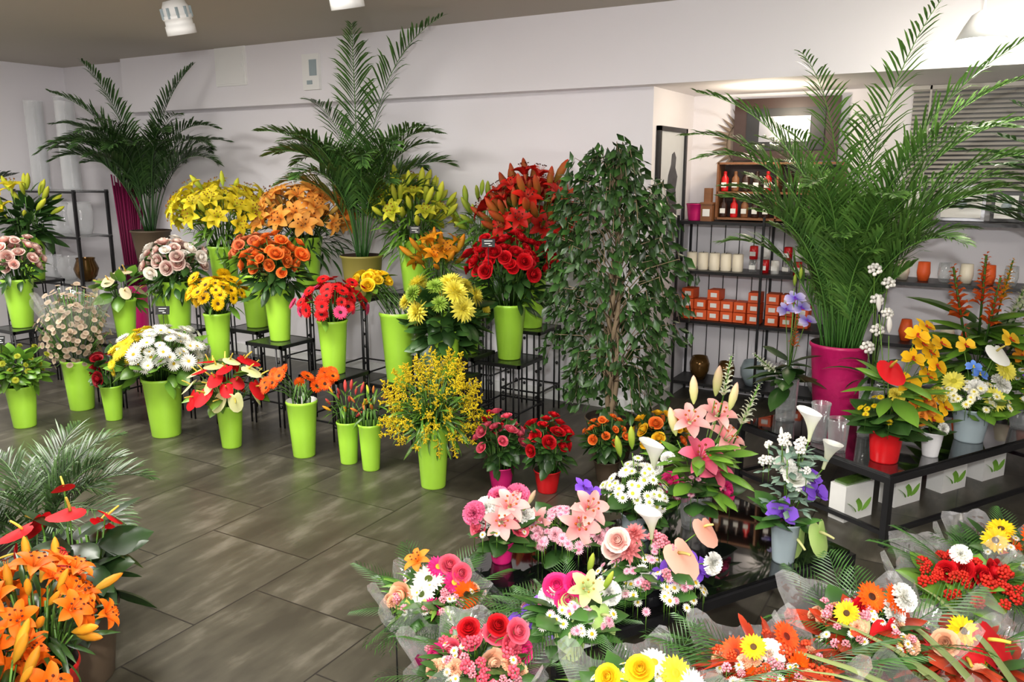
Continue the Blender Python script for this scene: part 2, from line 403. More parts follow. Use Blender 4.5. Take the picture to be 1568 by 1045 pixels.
def dome(b,C,rx_,rz_,n,flowers,mouth,leaves,mr,pol=1.9,split=False,stem=True,up=.35):
    seq=[]
    tot=sum(f[1] for f in flowers)
    for f in flowers:seq+= [f]*f[1]
    rnd.shuffle(seq)
    pts=[]
    for k in range(tot):
        cz=1-(1-math.cos(pol))*(k+.5)/tot;s=math.sqrt(max(0,1-cz*cz));a=k*2.39996+rnd.uniform(-.2,.2)
        pts.append(np.array([s*math.cos(a),s*math.sin(a),cz]))
    if split:
        key=[float(p@Rv) for p in pts];order=sorted(range(tot),key=lambda i:key[i]+rnd.uniform(-.2,.2))
        ss=[]
        for f in flowers:ss+=[f]*f[1]
        s2=[None]*tot
        for j,i in enumerate(order):s2[i]=ss[j]
        seq=s2
    for d,f in zip(pts,seq):
        j=rnd.uniform(.7,1.14)
        P=C+np.array([d[0]*rx_*j,d[1]*rx_*j,d[2]*rz_*j])
        dr=nrm(d+Up*up+np.array([rnd.uniform(-.4,.4) for _ in range(3)]))
        sc=f[2]*rnd.uniform(.78,1.16)
        b.add(f[0],frame(P,dr,sc,rnd.uniform(-.4,.4) if f[0] in(ANTH,ORCH) else rnd.uniform(0,6.28)),f[3],0,rnd.uniform(.84,1.1))
        if stem:
            m0=mouth+np.array([d[0]*mr*.6,d[1]*mr*.6,-.03])
            b.add(stemT(m0,P-dr*sc*.3),None,{2:G0},1)
    n,L,tm,col,low=leaves
    for k in range(n):
        cz=rnd.uniform(-.75,.9);s=math.sqrt(1-cz*cz);a=rnd.uniform(0,6.283)
        d=np.array([s*math.cos(a),s*math.sin(a),cz]);q=rnd.uniform(.3,.85)
        P=C+np.array([d[0]*rx_*q,d[1]*rx_*q,d[2]*rz_*q-low*rnd.random()])
        dr=nrm(d+np.array([rnd.uniform(-.5,.5),rnd.uniform(-.5,.5),rnd.uniform(-.2,.5)]))
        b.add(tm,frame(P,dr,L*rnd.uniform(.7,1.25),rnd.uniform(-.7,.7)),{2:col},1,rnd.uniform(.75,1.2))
def bq(name,x,y,z,head,W,H,flowers,leaves,bk=(.1,.07,.36),mats=(LIME,LIMEIN),pol=1.9,split=False,up=.35,off=(0,0),st=None):
    e=empty(name)
    if st is not None:stand(x,y,z,st)
    rt,rb,h=bk
    b=MB();bucket(b,x,y,z,rt,rb,h);b.build('bucket',list(mats),e)
    m=MB();C=np.array([x+off[0],y+off[1],head-.15*H])
    dome(m,C,W/2*.88,.62*H,0,flowers,np.array([x,y,z+h]),leaves,rt,pol,split,True,up)
    for k in range(10):
        a=k*.63;m.add(tube([(x+math.cos(a)*rb*.5,y+math.sin(a)*rb*.5,z+.02),(x+math.cos(a)*rt*.6,y+math.sin(a)*rt*.6,z+h+.01),(C[0]+math.cos(a)*W*.15,C[1]+math.sin(a)*W*.15,C[2])],.004,4),None,{2:G0},1)
    m.build('flowers',FM,e,True)
    return e
def P(c0,c1,k0=None,k1=None,s=None):
    d={0:(hx(*c0),hx(*c1)),1:(hx(*(k0 or (230,190,40))),hx(*(k1 or k0 or (230,190,40)))),2:G0}
    d[3]=(hx(*(s or c1)),hx(*(s or c1)));return d
YEL=P((240,200,10),(250,222,30),(200,150,20));WHT=P((228,228,208),(246,246,240),(225,190,40));
LYEL=P((215,200,40),(248,225,50),(150,90,20),s=(190,200,60));LOR=P((250,150,50),(252,185,85),(120,60,20),s=(220,170,90));LRED=P((160,15,10),(222,35,20),(70,25,10),s=(200,90,60))
DOR=P((235,95,5),(250,120,15),(90,30,10),s=(240,140,40));ROR=P((238,90,20),(248,130,50));RRED=P((160,8,15),(215,15,28));RDK=P((95,5,15),(150,10,25))
GOR=P((250,110,10),(252,90,15),(70,35,15),s=(250,160,30));GRED=P((205,20,20),(230,25,30),(60,20,15),s=(160,20,20));GYEL=P((250,190,0),(253,210,20),(90,60,20),s=(250,200,40))
RYEL=P((245,190,10),(252,215,40))
ARED=P((195,10,20),(218,20,30),(235,200,80));ACRM=P((225,225,140),(235,235,175),(235,210,90));APCH=P((240,160,135),(245,182,160),(240,220,130));AGRN=P((160,200,100),(188,216,130),(230,230,160));AWHT=P((240,240,225),(250,250,245),(240,220,120))
PNK=P((240,120,150),(248,170,180),(180,90,30),s=(220,230,180));PNKW=P((240,120,135),(248,196,184),(190,90,30),s=(220,230,180));HOT=P((225,30,110),(235,50,130),(240,200,60),s=(220,40,110));RPK=P((225,55,95),(240,105,125));RPW=P((228,120,115),(250,222,208))
OPUR=P((110,60,190),(140,90,220),(70,20,120));OYEL=P((235,170,10),(248,200,30),(190,60,20));OBLU=P((80,130,220),(120,160,240),(240,220,80));CALW=P((215,225,170),(248,248,244),(240,200,50))
GBUD=P((110,150,40),(190,200,70));RBUD=P((120,120,40),(205,45,35));OBUD=P((190,160,40),(245,140,25));YBUD=P((160,190,55),(235,228,70));SOL=P((222,190,15),(248,222,40));CRM=P((165,135,108),(205,186,162));COT=P((235,230,220),(250,248,240))
GRN1=(hx(60,102,30),hx(116,162,54));GRN2=(hx(28,58,25),hx(62,100,42));GRN3=(hx(95,140,40),hx(160,195,80));EUC=(hx(95,125,110),hx(140,165,145));REDL=(hx(110,25,15),hx(190,60,25))
LC=leaf_cfg
# floor row
bq('chrysanthemum_bucket',-5.37,2.88,0,.42,.40,.24,[(MUM,30,.022,P((150,170,40),(200,200,60)))],LC(140,.09,LEAFW,GRN1),(.092,.068,.28))
elun=bq('dried_lunaria_bucket',-5.43,3.32,0,.64,.48,.46,[(COIN,320,.022,CRM)],LC(30,.08,LEAF,(hx(120,100,70),hx(170,150,120))),(.105,.08,.36),pol=2.5)
bq('dark_red_rose_bucket',-5.0,3.27,0,.37,.26,.22,[(ROSE,9,.04,RDK),(ANTH,3,.05,RDK)],LC(40,.10,LEAFW,GRN2),(.07,.052,.24))
bq('daisy_bucket',-4.41,3.23,0,.55,.62,.28,[(DAISY2,44,.044,P((245,215,20),(250,228,60),(200,190,40))),(DAISY2,84,.046,WHT)],LC(90,.11,LEAFW,GRN1,.05),(.118,.088,.38),split=True,pol=1.75)
bq('anthurium_bucket',-3.87,3.28,0,.42,.46,.30,[(ANTH,16,.078,ARED),(ANTH,16,.072,ACRM)],LC(14,.12,LEAFW,GRN1),(.078,.058,.27),up=.6)
e=bq('orange_gerbera_bucket',-3.37,3.38,0,.45,.16,.12,[(GERB,2,.045,GOR)],LC(3,.06),(.088,.064,.34),mats=(LIME,PAPER))
m=MB()
for s,n in((-1,9),(1,7)):
    for k in range(n):
        a=k*2.4;r=.06*math.sqrt((k+.5)/n)
        p=np.array([-3.37,3.38,.46])+Rv*(s*.15+r*1.1*math.cos(a))+Fv*(r*math.sin(a)-.02)+Up*(r*.8*math.sin(a+1)+.02*rnd.random())
        m.add(GERB,frame(p,nrm(Rv*s*.5-Fv*.7+Up*.7+np.array([rnd.uniform(-.3,.3) for _ in range(3)])),.043,k),GOR,0,rnd.uniform(.9,1.1));m.add(stemT(np.array([-3.37,3.38,.3]),p),None,{2:G0},1)
m.build('gerbera_heads',FM,e)
bq('tulip_bucket',-3.06,3.42,0,.36,.26,.20,[(BUD,9,.05,P((190,60,60),(225,90,80))),(BUD,5,.045,OBUD)],LC(26,.10,LEAFN,GRN1),(.062,.048,.25),up=1)
bq('tulip_bucket',-2.88,3.40,0,.37,.2,.16,[(BUD,6,.045,P((210,110,60),(235,150,60))),(BUD,4,.04,YBUD)],LC(20,.09,LEAFN,GRN1),(.064,.048,.27),up=1)
bq('goldenrod_bucket',-2.43,3.37,0,.47,.46,.36,[(PLUME,120,.11,SOL)],LC(280,.11,LEAFN,GRN1,.05),(.088,.066,.34),pol=2.2,up=.3)
for nm,x,y,hz,W,H,fl,mt in(('potted_pink_rose',-2.11,3.54,.27,.30,.26,[(ROSE,18,.028,RPK)],(PINKP,SOIL)),('potted_red_rose',-1.87,3.61,.29,.30,.28,[(ROSE,17,.03,RRED)],(REDP,SOIL)),
    ('potted_kalanchoe',-1.66,3.90,.27,.30,.2,[(ROSE,20,.02,ROR)],(BROWN,SOIL)),('potted_begonia',-1.44,4.12,.24,.36,.22,[(ROSE,14,.03,P((240,170,20),(250,200,40))),(ROSE,4,.03,ROR)],(BROWN,SOIL)),('potted_kalanchoe',-2.35,3.85,.2,.28,.2,[(ROSE,12,.022,RRED)],(BROWN,SOIL))):
    bq(nm,x,y,0,hz,W,H,fl,LC(130,.065,LEAFW,GRN2),(.07,.052,.12),mats=mt,pol=1.6)
# middle tier
bq('pink_rose_bucket',-6.49,3.56,.45,1.01,.40,.30,[(ROSE,34,.038,RPW)],LC(80,.11,LEAF,GRN2,.12),(.11,.075,.38),st=.32)
bq('cream_anthurium_bucket',-5.32,3.64,.45,.86,.44,.3,[(ANTH,8,.075,P((225,205,160),(235,220,180),(230,190,90)))],LC(30,.13,LEAFW,GRN1),(.085,.06,.30),up=.8,st=.32)
bq('green_foliage_bucket',-5.33,4.02,.45,.9,.3,.3,[(BUD,12,.05,GBUD)],LC(60,.14,LEAFN,GRN1),(.1,.07,.3),up=.8,st=.3)
bq('yellow_gerbera_bucket',-4.42,3.70,.4,.86,.42,.25,[(GERB,40,.048,GYEL)],LC(10,.1,LEAF,GRN1),(.085,.062,.32),pol=1.7,st=.3)
bq('orange_rose_bucket',-4.0,3.85,.55,1.11,.44,.27,[(ROSE,40,.037,ROR)],LC(120,.12,LEAF,GRN2,.16),(.09,.065,.36),st=.3)
bq('peach_rose_bucket',-4.50,4.12,.55,1.13,.38,.2,[(ROSE,22,.036,P((220,100,60),(240,140,90)))],LC(60,.12,LEAF,GRN1,.12),(.1,.075,.38),st=.3)
bq('red_gerbera_bucket',-3.49,3.80,.4,.87,.48,.28,[(GERB,38,.046,GRED),(GERB,8,.042,P((235,60,110),(240,80,130),(60,30,20)))],LC(6,.1,LEAF,GRN1),(.092,.068,.34),pol=1.8,st=.3)
bq('yellow_rose_bucket',-3.25,4.15,.3,.97,.24,.10,[(ROSE,12,.034,RYEL)],LC(10,.1,LEAF,GRN1,.1),(.115,.08,.46),mats=(LIME,PAPER),off=tuple((Rv*-.15)[:2]),st=.3)
bq('yellow_chrysanthemum_bucket',-2.72,3.92,.45,.92,.50,.28,[(MUM,13,.082,P((238,220,50),(248,238,100),(215,205,60))),(MUM,5,.065,P((130,170,50),(160,190,70),(120,150,50)))],LC(150,.13,LEAFW,GRN2,.24),(.09,.065,.28),up=.2,st=.3)
bq('red_rose_bucket',-2.63,4.52,.45,1.12,.64,.28,[(ROSE,64,.04,RRED)],LC(160,.13,LEAF,GRN2,.24),(.105,.075,.36),st=.33)
bq('leafy_filler_bucket',-2.85,4.34,.5,.9,.3,.3,[(BUD,4,.03,GBUD)],LC(60,.12,LEAF,GRN2),(.1,.075,.24),st=.26)
# upper tier
bq('white_red_rose_bucket',-4.93,3.80,.55,1.06,.46,.26,[(ROSE,24,.04,P((185,30,50),(242,222,208))),(ROSE,13,.04,P((245,235,225),(250,245,235)))],LC(110,.12,LEAF,GRN2,.14),(.1,.07,.34),st=.3)
bq('yellow_lily_bucket',-4.95,4.25,.72,1.38,.66,.32,[(LILY,40,.095,LYEL),(BUD,10,.10,YBUD)],LC(170,.15,LEAFN,GRN1,.25),(.11,.08,.38),st=.32)
bq('orange_lily_bucket',-4.47,4.62,.8,1.36,.76,.32,[(LILY,44,.10,LOR),(BUD,10,.1,P((200,180,90),(245,190,90)))],LC(190,.15,LEAFN,GRN2,.25),(.12,.085,.36),st=.32)
bq('yellow_green_lily_bucket',-3.62,4.84,.78,1.40,.56,.36,[(LILY,14,.09,P((180,190,40),(222,215,60),(150,90,20))),(BUD,40,.12,YBUD)],LC(220,.15,LEAFN,GRN1,.2),(.12,.085,.38),up=.9,st=.3)
bq('orange_lily_bud_bucket',-3.28,4.66,.6,1.07,.34,.24,[(LILY,8,.085,P((230,140,20),(245,165,30),(120,60,20))),(BUD,12,.1,OBUD)],LC(90,.13,LEAFN,GRN1,.1),(.1,.075,.3),up=.7,st=.28)
bq('green_lily_bucket',-3.12,5.0,.7,1.33,.42,.32,[(BUD,22,.10,GBUD)],LC(150,.16,LEAFN,GRN1,.2),(.11,.08,.36),up=.9,st=.28)
bq('red_lily_bucket',-2.66,4.86,.6,1.40,.64,.42,[(LILY,30,.10,LRED),(BUD,54,.12,RBUD)],LC(200,.15,LEAFN,GRN1,.25),(.11,.08,.38),up=.8,st=.3,pol=2.0)
bq('tall_lily_bucket',-6.95,3.95,.75,1.38,.5,.36,[(BUD,16,.11,YBUD),(LILY,3,.1,LYEL)],LC(120,.17,LEAF,GRN2,.2),(.12,.085,.36),up=.8,st=.32)
# ---------------------------------------------------------------- palms
def frond(b,p,az,el,L,bend,lw=.30,n=34,col=GRN2,wd=.014,pet=.3,ex=1.8):
    N=16;pts=[np.array(p,dtype=float)];hd=np.array([math.cos(az),math.sin(az),0])
    for i in range(N):
        q=(i+.5)/N;aa=math.radians(el-bend*q**ex)
        pts.append(pts[-1]+(hd*math.cos(aa)+Up*math.sin(aa))*L/N)
    b.add(tube(pts,.006,4,2,.0015),None,{2:(col[0]*1.5,col[1]*1.4)},1)
    side0=np.array([-math.sin(az),math.cos(az),0])
    vt=rnd.uniform(.1,.5)
    for k in range(n):
        q=pet+(1-pet)*(k+.5)/n;i=min(N-1,int(q*N));fr=q*N-i
        P0=pts[i]*(1-fr)+pts[i+1]*fr;tg=nrm(pts[i+1]-pts[i]);nn=np.cross(side0,tg);
        s=(q-pet)/(1-pet);ll=lw*(.35+.75*math.sin(pi*min(1,(s*.85+.12))))*(1-.45*s*s)
        for sd in(-1,1):
            if rnd.random()<.05:continue
            l2=ll*rnd.uniform(.8,1.1)
            d=nrm(tg*(.75+.5*s)+side0*sd*.75+nn*(-vt)+np.array([rnd.uniform(-.14,.14) for _ in range(3)]))
            w=nrm(np.cross(d,nn+side0*sd*.6+np.array([rnd.uniform(-.3,.3) for _ in range(3)])))*wd
            dp=rnd.uniform(.1,.3)*l2
            e1=P0+d*l2*.4;e2=P0+d*l2*.75-Up*dp*.35;e3=P0+d*l2-Up*dp
            t=T([P0-w*.3,P0+w*.3,e1-w,e1+w,e2-w*.75,e2+w*.75,e3],[(0,1,3,2),(2,3,5,4),(4,5,6)],2,[0,0,.4,.4,.8,.8,1])
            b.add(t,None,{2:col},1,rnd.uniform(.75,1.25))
def palm(name,x,y,z,pot,fr,col=GRN2,mats=(OLIVE,SOIL),lw=.24,wd=.0065,n=42,rad=.05,ex=1.8,pet=.3):
    e=empty(name);b=MB();rt,rb,h=pot
    bucket(b,x,y,z,rt,rb,h);b.add(lathe([(rt*.95,h*.9),(rt*.5,h*.93),(.001,h*.93)],20),mat4(None,(x,y,z)),mat=1);b.build('pot',list(mats),e)
    m=MB()
    for az,el,L,bend in fr:
        a=math.radians(az);p=(x+math.cos(a)*rad*rnd.random(),y+math.sin(a)*rad*rnd.random(),z+h*.9)
        frond(m,p,a,el,L,bend,lw,n,col,wd,pet,ex)
    m.build('fronds',FM,e,True);return e
def rf(n,L0,L1,e0,e1,b0,b1,az0=0,az1=360):
    return [(az0+(az1-az0)*(k+rnd.random()*.7)/n,rnd.uniform(e0,e1),rnd.uniform(L0,L1),rnd.uniform(b0,b1)) for k in range(n)]
GRNP=(hx(34,68,29),hx(88,128,58))
stand(-3.93,4.62,.76,.34);palm('potted_palm_mid',-3.93,4.62,.76,(.15,.12,.29),[(-5,85,1.9,70),(-50,85,1.75,65),(165,85,1.45,80)]+rf(12,1.05,1.4,78,87,80,125,170,370)+rf(6,.95,1.3,76,86,70,110,0,180)+rf(7,.75,1.0,74,86,90,130),GRNP,ex=2.2,pet=.36,lw=.26,wd=.007)  # feather palm, species unspecified; the name only tells the pots apart
stand(-6.25,4.60,.85,.36);palm('potted_palm_left',-6.25,4.60,.85,(.16,.12,.30),rf(16,1.1,1.35,76,87,75,130,170,380)+rf(12,.9,1.2,74,86,80,120)+[(30,87,1.5,45),(280,86,1.5,50),(240,84,1.4,70)],(hx(28,55,25),hx(68,100,48)),mats=(BROWN,SOIL),ex=2.,pet=.32,wd=.0075)  # same palm kind as the middle pot, species unspecified
palm('potted_palm_far_left',-7.7,3.45,0,(.17,.13,.34),rf(9,1.4,1.7,78,86,60,110),(hx(18,38,22),hx(40,70,36)),mats=(BROWN,SOIL),ex=2.2,pet=.5)  # another feather palm of no particular species
# ---------------------------------------------------------------- ficus
def ficus(x,y):
    e=empty('potted_weeping_fig');b=MB();bucket(b,x,y,0,.15,.11,.24);b.add(lathe([(.14,.21),(.001,.22)],20),mat4(None,(x,y,0)),mat=1);b.build('pot',[BROWN,SOIL],e)
    m=MB()
    for k in range(3):
        pts=[(x+.024*math.cos(q*9+k*2.09),y+.024*math.sin(q*9+k*2.09),.2+q*.95) for q in np.linspace(0,1,30)]
        m.add(tube(pts,.017,7,2,.012),None,None,2)
    m.add(tube([(x,y,1.1),(x+.02,y,1.4),(x-.05,y-.02,1.7)],.012,6,2,.004),None,None,2)
    col=(hx(24,48,22),hx(64,102,43))
    for k in range(130):
        u=(k+.5)/130;z=.28+1.50*u**.85;q=(z-.2)/1.65
        R=.20+.14*math.sin(pi*min(1,max(0,q*1.15))) if q<.8 else .24*max(.3,(1.05-q)/.25)
        cx=x-.05*max(0,q-.5)*2
        a=k*2.4+rnd.uniform(-.5,.5);r=R*rnd.uniform(.65,1.2)
        tip=np.array([cx+math.cos(a)*r,y+math.sin(a)*r,z+rnd.uniform(-.02,.1)]);p0=np.array([x,y,max(.45,min(z-.2,1.5))]);
        mid=(p0+tip)/2+Up*.08;end=tip-Up*rnd.uniform(.08,.2)+np.array([math.cos(a),math.sin(a),0])*.04
        m.add(tube([p0,mid,tip,end],.004,3,2,.0015),None,None,2)
        for j in range(20):
            s=rnd.uniform(.2,1)
            c=(mid*(1-s)+tip*s) if rnd.random()<.5 else tip*(1-s)+end*s
            c=c+np.array([rnd.gauss(0,.028) for _ in range(3)])
            d=nrm(np.array([math.cos(a)*.6+rnd.uniform(-.9,.9),math.sin(a)*.6+rnd.uniform(-.9,.9),-.6+rnd.uniform(-.6,.8)]))
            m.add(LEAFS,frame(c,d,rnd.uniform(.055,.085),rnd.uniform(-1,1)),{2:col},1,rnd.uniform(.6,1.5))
    m.build('trunk_and_leaves',[PET,LEA,BARK],e,True)
ficus(-1.80,4.28)
# ---------------------------------------------------------------- tables
Bd=np.array([.515,.857,0]);Ad=np.array([-.857,.515,0]);RT=rz(math.radians(59))
BGL=pm('black_glass',hx(10,11,12),.04,noise=.1,coat=1)
def table(name,C,L,W,h):
    b=MB();c=C+Bd*L/2+Ad*W/2
    b.add(box((c[0],c[1],h-.006),(L,W,.012),RT),mat=1)
    for t in(0,1):
        q=C+Bd*L/2+Ad*W*t;b.add(box((q[0],q[1],h-.028),(L,.025,.03),RT));b.add(box((q[0],q[1],.06),(L,.02,.02),RT))
        q=C+Bd*L*t+Ad*W/2;b.add(box((q[0],q[1],h-.028),(.025,W,.03),RT));b.add(box((q[0],q[1],.06),(.02,W,.02),RT))
        for s in(0,1):
            q=C+Bd*L*t+Ad*W*s;b.add(box((q[0],q[1],(h-.012)/2),(.03,.03,h-.012),RT))
    b.build(name,[BLACKM,BGL])
table('low_black_glass_table',np.array([-.96,1.93,0]),1.25,.63,.30)
table('black_glass_display_table',np.array([-.265,3.785,0]),1.6,.9,.34)
# ---------------------------------------------------------------- arrangements
def arr(name,x,y,z,k,cont,groups,leaves=(),fil=()):
    """groups: (template,size,palette,[(dx,dz,df)...]) offsets (right,up,toward back) in units of k metres"""
    e=empty(name);base=np.array([x,y,z]);b=MB();hm=0
    if cont:
        rt,rb,h,mo,mi=cont;bucket(b,x,y,z,rt,rb,h);b.build('vase',[mo,mi],e);hm=h
    m=MB();mouth=base+Up*hm
    for tm,sz,pal,pts in groups:
        for q in pts:
            dx,dz=q[0],q[1];df=q[2] if len(q)>2 else rnd.uniform(-15,15)
            p=base+Rv*dx*k+Up*dz*k+Fv*df*k
            d=p-mouth-Up*.02
            dr=nrm(nrm(d)*.6+Up*.35-Fv*.75+np.array([rnd.uniform(-.2,.2) for _ in range(3)]))
            if tm in(BUD,SPIKE,PLUME):dr=nrm(nrm(d)+Up*.6)
            if tm is CALLA:dr=nrm(Up*1.+nrm(d)*.4-Fv*.3)
            m.add(tm,frame(p,dr,sz*rnd.uniform(.92,1.06),rnd.uniform(-.4,.4) if tm in(ANTH,ORCH) else (math.pi*1.2 if tm is CALLA else rnd.uniform(0,6.28))),pal,0,rnd.uniform(.9,1.07))
            m.add(stemT(mouth-Up*.02,p-dr*sz*(.9 if tm is CALLA else .3),.0025),None,{2:GRN1},1)
    for tm,n,L,col,rx_,z0,z1 in leaves:
        for j in range(n):
            a=rnd.uniform(0,6.283);s=rnd.uniform(.05,1)
            p=base+np.array([math.cos(a)*rx_*s,math.sin(a)*rx_*s,rnd.uniform(z0,z1)])
            d=nrm(np.array([math.cos(a),math.sin(a),rnd.uniform(-.1,.9)]))
            m.add(tm,frame(p,d,L*rnd.uniform(.7,1.2),rnd.uniform(-.5,.5)),{2:col},1,rnd.uniform(.8,1.2))
    for tm,n,sz,pal,rx_,z0,z1 in fil:
        for j in range(n):
            a=rnd.uniform(0,6.283);s=math.sqrt(rnd.random())
            p=base+np.array([math.cos(a)*rx_*s,math.sin(a)*rx_*s,z1-(z1-z0)*s*rnd.uniform(.6,1.1)])
            m.add(tm,frame(p,nrm(np.array([math.cos(a)*s,math.sin(a)*s,.9])-Fv*.3),sz*rnd.uniform(.8,1.15),rnd.uniform(0,6)),pal,0,rnd.uniform(.9,1.1))
            m.add(tube([p-Up*.08,p],.0015,3,2),None,{2:GRN1},1)
    m.build('flowers',FM,e);return e
FERN=(hx(30,66,28),hx(72,116,48))
STAT=P((225,150,172),(240,192,204),(220,120,150))
arr('pink_lily_arrangement',-1.37,2.30,.3,.0021,(.045,.035,.08,PINKP,SOIL),[(LILY,.068,PNKW,[(0,75,-15),(12,92,0)]),(CARN,.04,WHT,[(-30,72),(38,80),(-25,95)]),(CARN,.042,P((225,60,120),(235,110,150)),[(-5,108,20),(28,110,20),(-45,90)]),(ROSE,.03,RPK,[(30,60),(-38,60)]),(BUD,.05,P((200,210,140),(235,170,160)),[(45,100)])],[(LEAFW,30,.10,GRN2,.05,.06,.14)],[(DAISY,14,.014,WHT,.10,.1,.2)])
arr('pink_statice_arrangement',-1.19,2.46,.3,.0022,(.06,.05,.07,BLACKR,SOIL),[(LILY,.078,PNKW,[(15,62,-25),(30,80,-10)]),(LILY,.065,PNKW,[(-40,50)]),(ORCH,.04,OPUR,[(25,110,20),(40,100,20)])],[(LEAFW,36,.10,GRN2,.08,.04,.12)],[(DAISY,70,.017,STAT,.15,.06,.2),(CARN,11,.03,P((235,150,170),(245,190,200)),.13,.07,.18)])
arr('white_daisy_arrangement',-1.03,2.72,.3,.0023,(.06,.05,.10,GREYP,SOIL),[(CALLA,.07,CALW,[(30,130,20)]),(BUD,.07,GBUD,[(-30,140,0),(-10,150,10)])],[(LEAFW,30,.1,GRN2,.08,.08,.2)],[(DAISY,80,.021,P((232,232,215),(246,246,240),(190,200,60)),.13,.14,.32)])
arr('pink_stargazer_arrangement',-.87,2.92,.3,.0025,(.065,.05,.14,GLASS,GLASS),[(LILY,.095,P((215,40,80),(240,120,145),(150,60,20),s=(240,180,190)),[(0,112,-10),(20,85,10)]),(LILY,.082,PNKW,[(-15,165,0),(28,170,15),(40,130,20)]),(BUD,.09,P((190,210,120),(240,190,170)),[(-10,200,0),(45,190,0),(-35,150),(25,210,10)]),(SPIKE,.12,CALW,[(38,215,10),(70,170,10)]),(ROSE,.035,HOT,[(-40,70),(45,60),(-20,55)]),(CARN,.03,WHT,[(-60,90),(-45,110)])],[(LEAF,50,.14,GRN1,.10,.12,.34),(LEAFW,20,.12,GRN2,.08,.1,.2)],[(DAISY,30,.015,STAT,.15,.1,.22)])
arr('peach_anthurium_arrangement',-.82,2.30,.3,.0020,(.065,.045,.075,BLACKR,SOIL),[(ANTH,.08,APCH,[(40,92,-20)]),(ANTH,.068,APCH,[(85,122,10)]),(CALLA,.06,CALW,[(0,135,-5)]),(BROM,.055,P((200,90,90),(235,150,150)),[(-33,88,-5),(-25,110,0)]),(ORCH,.048,OPUR,[(15,55,-20),(40,50,-25),(70,65,-10),(55,42,-20),(85,52,0)]),(ROSE,.032,RPW,[(-55,110),(-60,90)]),(CARN,.035,WHT,[(-10,50,-25),(95,70)])],[(LEAFW,40,.10,FERN,.08,.05,.14)],[(DAISY,70,.018,WHT,.18,.03,.15),(CLUMP,18,.016,P((230,110,140),(245,160,170)),.13,.1,.24),(DAISY,50,.015,STAT,.17,.05,.2)])
arr('mixed_flower_box_arrangement',-.95,1.97,.3,.0021,None,[(ORCH,.055,OPUR,[(-45,45,-5),(-60,30,-10),(-38,25,-20)]),(ANTH,.068,AGRN,[(0,35,-40),(45,48,-20),(5,70,0)]),(LILY,.06,P((190,210,120),(225,230,170),(180,150,60)),[(25,75,0)]),(ROSE,.034,HOT,[(0,62),(12,80),(-15,75)]),(CARN,.038,WHT,[(-25,62),(58,66)]),(BUD,.05,GBUD,[(50,80),(30,95)])],[(LEAFW,40,.11,FERN,.07,.05,.12),(SPRIG,18,.2,FERN,.05,.05,.08)],[(DAISY,40,.016,WHT,.14,.08,.15),(DAISY,30,.015,STAT,.14,.08,.15)])
b=MB()
b.add(box((-.95,1.99,.335),(.15,.15,.07),RT));b.add(box((-.95,1.99,.372),(.16,.16,.008),RT));b.build('white_square_planter',[WHITEP])
arr('calla_and_orchid_arrangement',-.51,2.80,.3,.0021,(.05,.038,.15,GREYP,SOIL),[(CALLA,.07,CALW,[(32,238,0),(62,190,0)]),(ORCH,.06,OPUR,[(45,125,-5),(-12,95,-15),(35,140,10)]),(ROSE,.035,WHT,[(8,150,-5)]),(CARN,.04,WHT,[(-5,165),(20,138)]),(ANTH,.085,AGRN,[(48,62,-25),(15,45,-10)]),(BUD,.03,COT,[(-15,215),(-10,190)])],[(LEAFW,16,.11,FERN,.04,.12,.22),(LEAFS,90,.045,EUC,.09,.2,.42),(LEAFW,14,.06,EUC,.06,.2,.4)],[(CLUMP,12,.018,COT,.09,.34,.52)])
def wrap(b,x,y,z0,z1,r0,r1,mat=0,wav=.06,n=64,ph=0,lean=(0,0)):
    def fn(a,q):
        an=2*pi*a;r=r0+(r1-r0)*q**1.3;r*=1+wav*q*math.sin(an*7+ph)+wav*.7*q*math.sin(an*13+ph*2)
        return (x+r*math.cos(an)+lean[0]*q,y+r*math.sin(an)+lean[1]*q,z0+(z1-z0)*q*(1+.10*math.sin(an*5+ph)+.05*math.sin(an*9+ph)))
    b.add(grid(fn,n,8,0,None,True),mat=mat)
b=MB();wrap(b,-5.43,3.32,.37,.80,.09,.24,0,.08,ph=1);b.build('cellophane_wrap',[CELLO],elun)
def hand(name,x,y,z,k,groups,leaves,fil,wm,r=.17,z0=0.):
    e=arr(name,x,y,z,k,None,groups,leaves,fil)
    b=MB();wrap(b,x,y,z0,z-.04,.04,r,0,ph=x*9);wrap(b,x,y,z0,z+.03,.045,r*1.22,1,.10,ph=x*5+2);b.build('wrapping',[wm,CELLO],e)
    b=MB()
    for j in range(16):
        a=j*2.4;b.add(tube([(x+.03*math.cos(a),y+.03*math.sin(a),z0+.005),(x+.012*math.cos(a),y+.012*math.sin(a),z0+(z-z0)*.4),(x+.08*math.cos(a),y+.08*math.sin(a),z)],.004,4),None,{2:GRN1},0)
    b.build('stems',[LEA],e);return e
def pfr(n,L,col=FERN):return (SPRIG,n,L,col,.10,-.06,-.01)
DW=[(DAISY,26,.013,WHT,.14,.0,.07),(CLUMP,20,.013,P((230,110,140),(245,170,180)),.15,0,.07),(CARN,7,.024,P((235,150,120),(245,190,150)),.14,0,.06)]
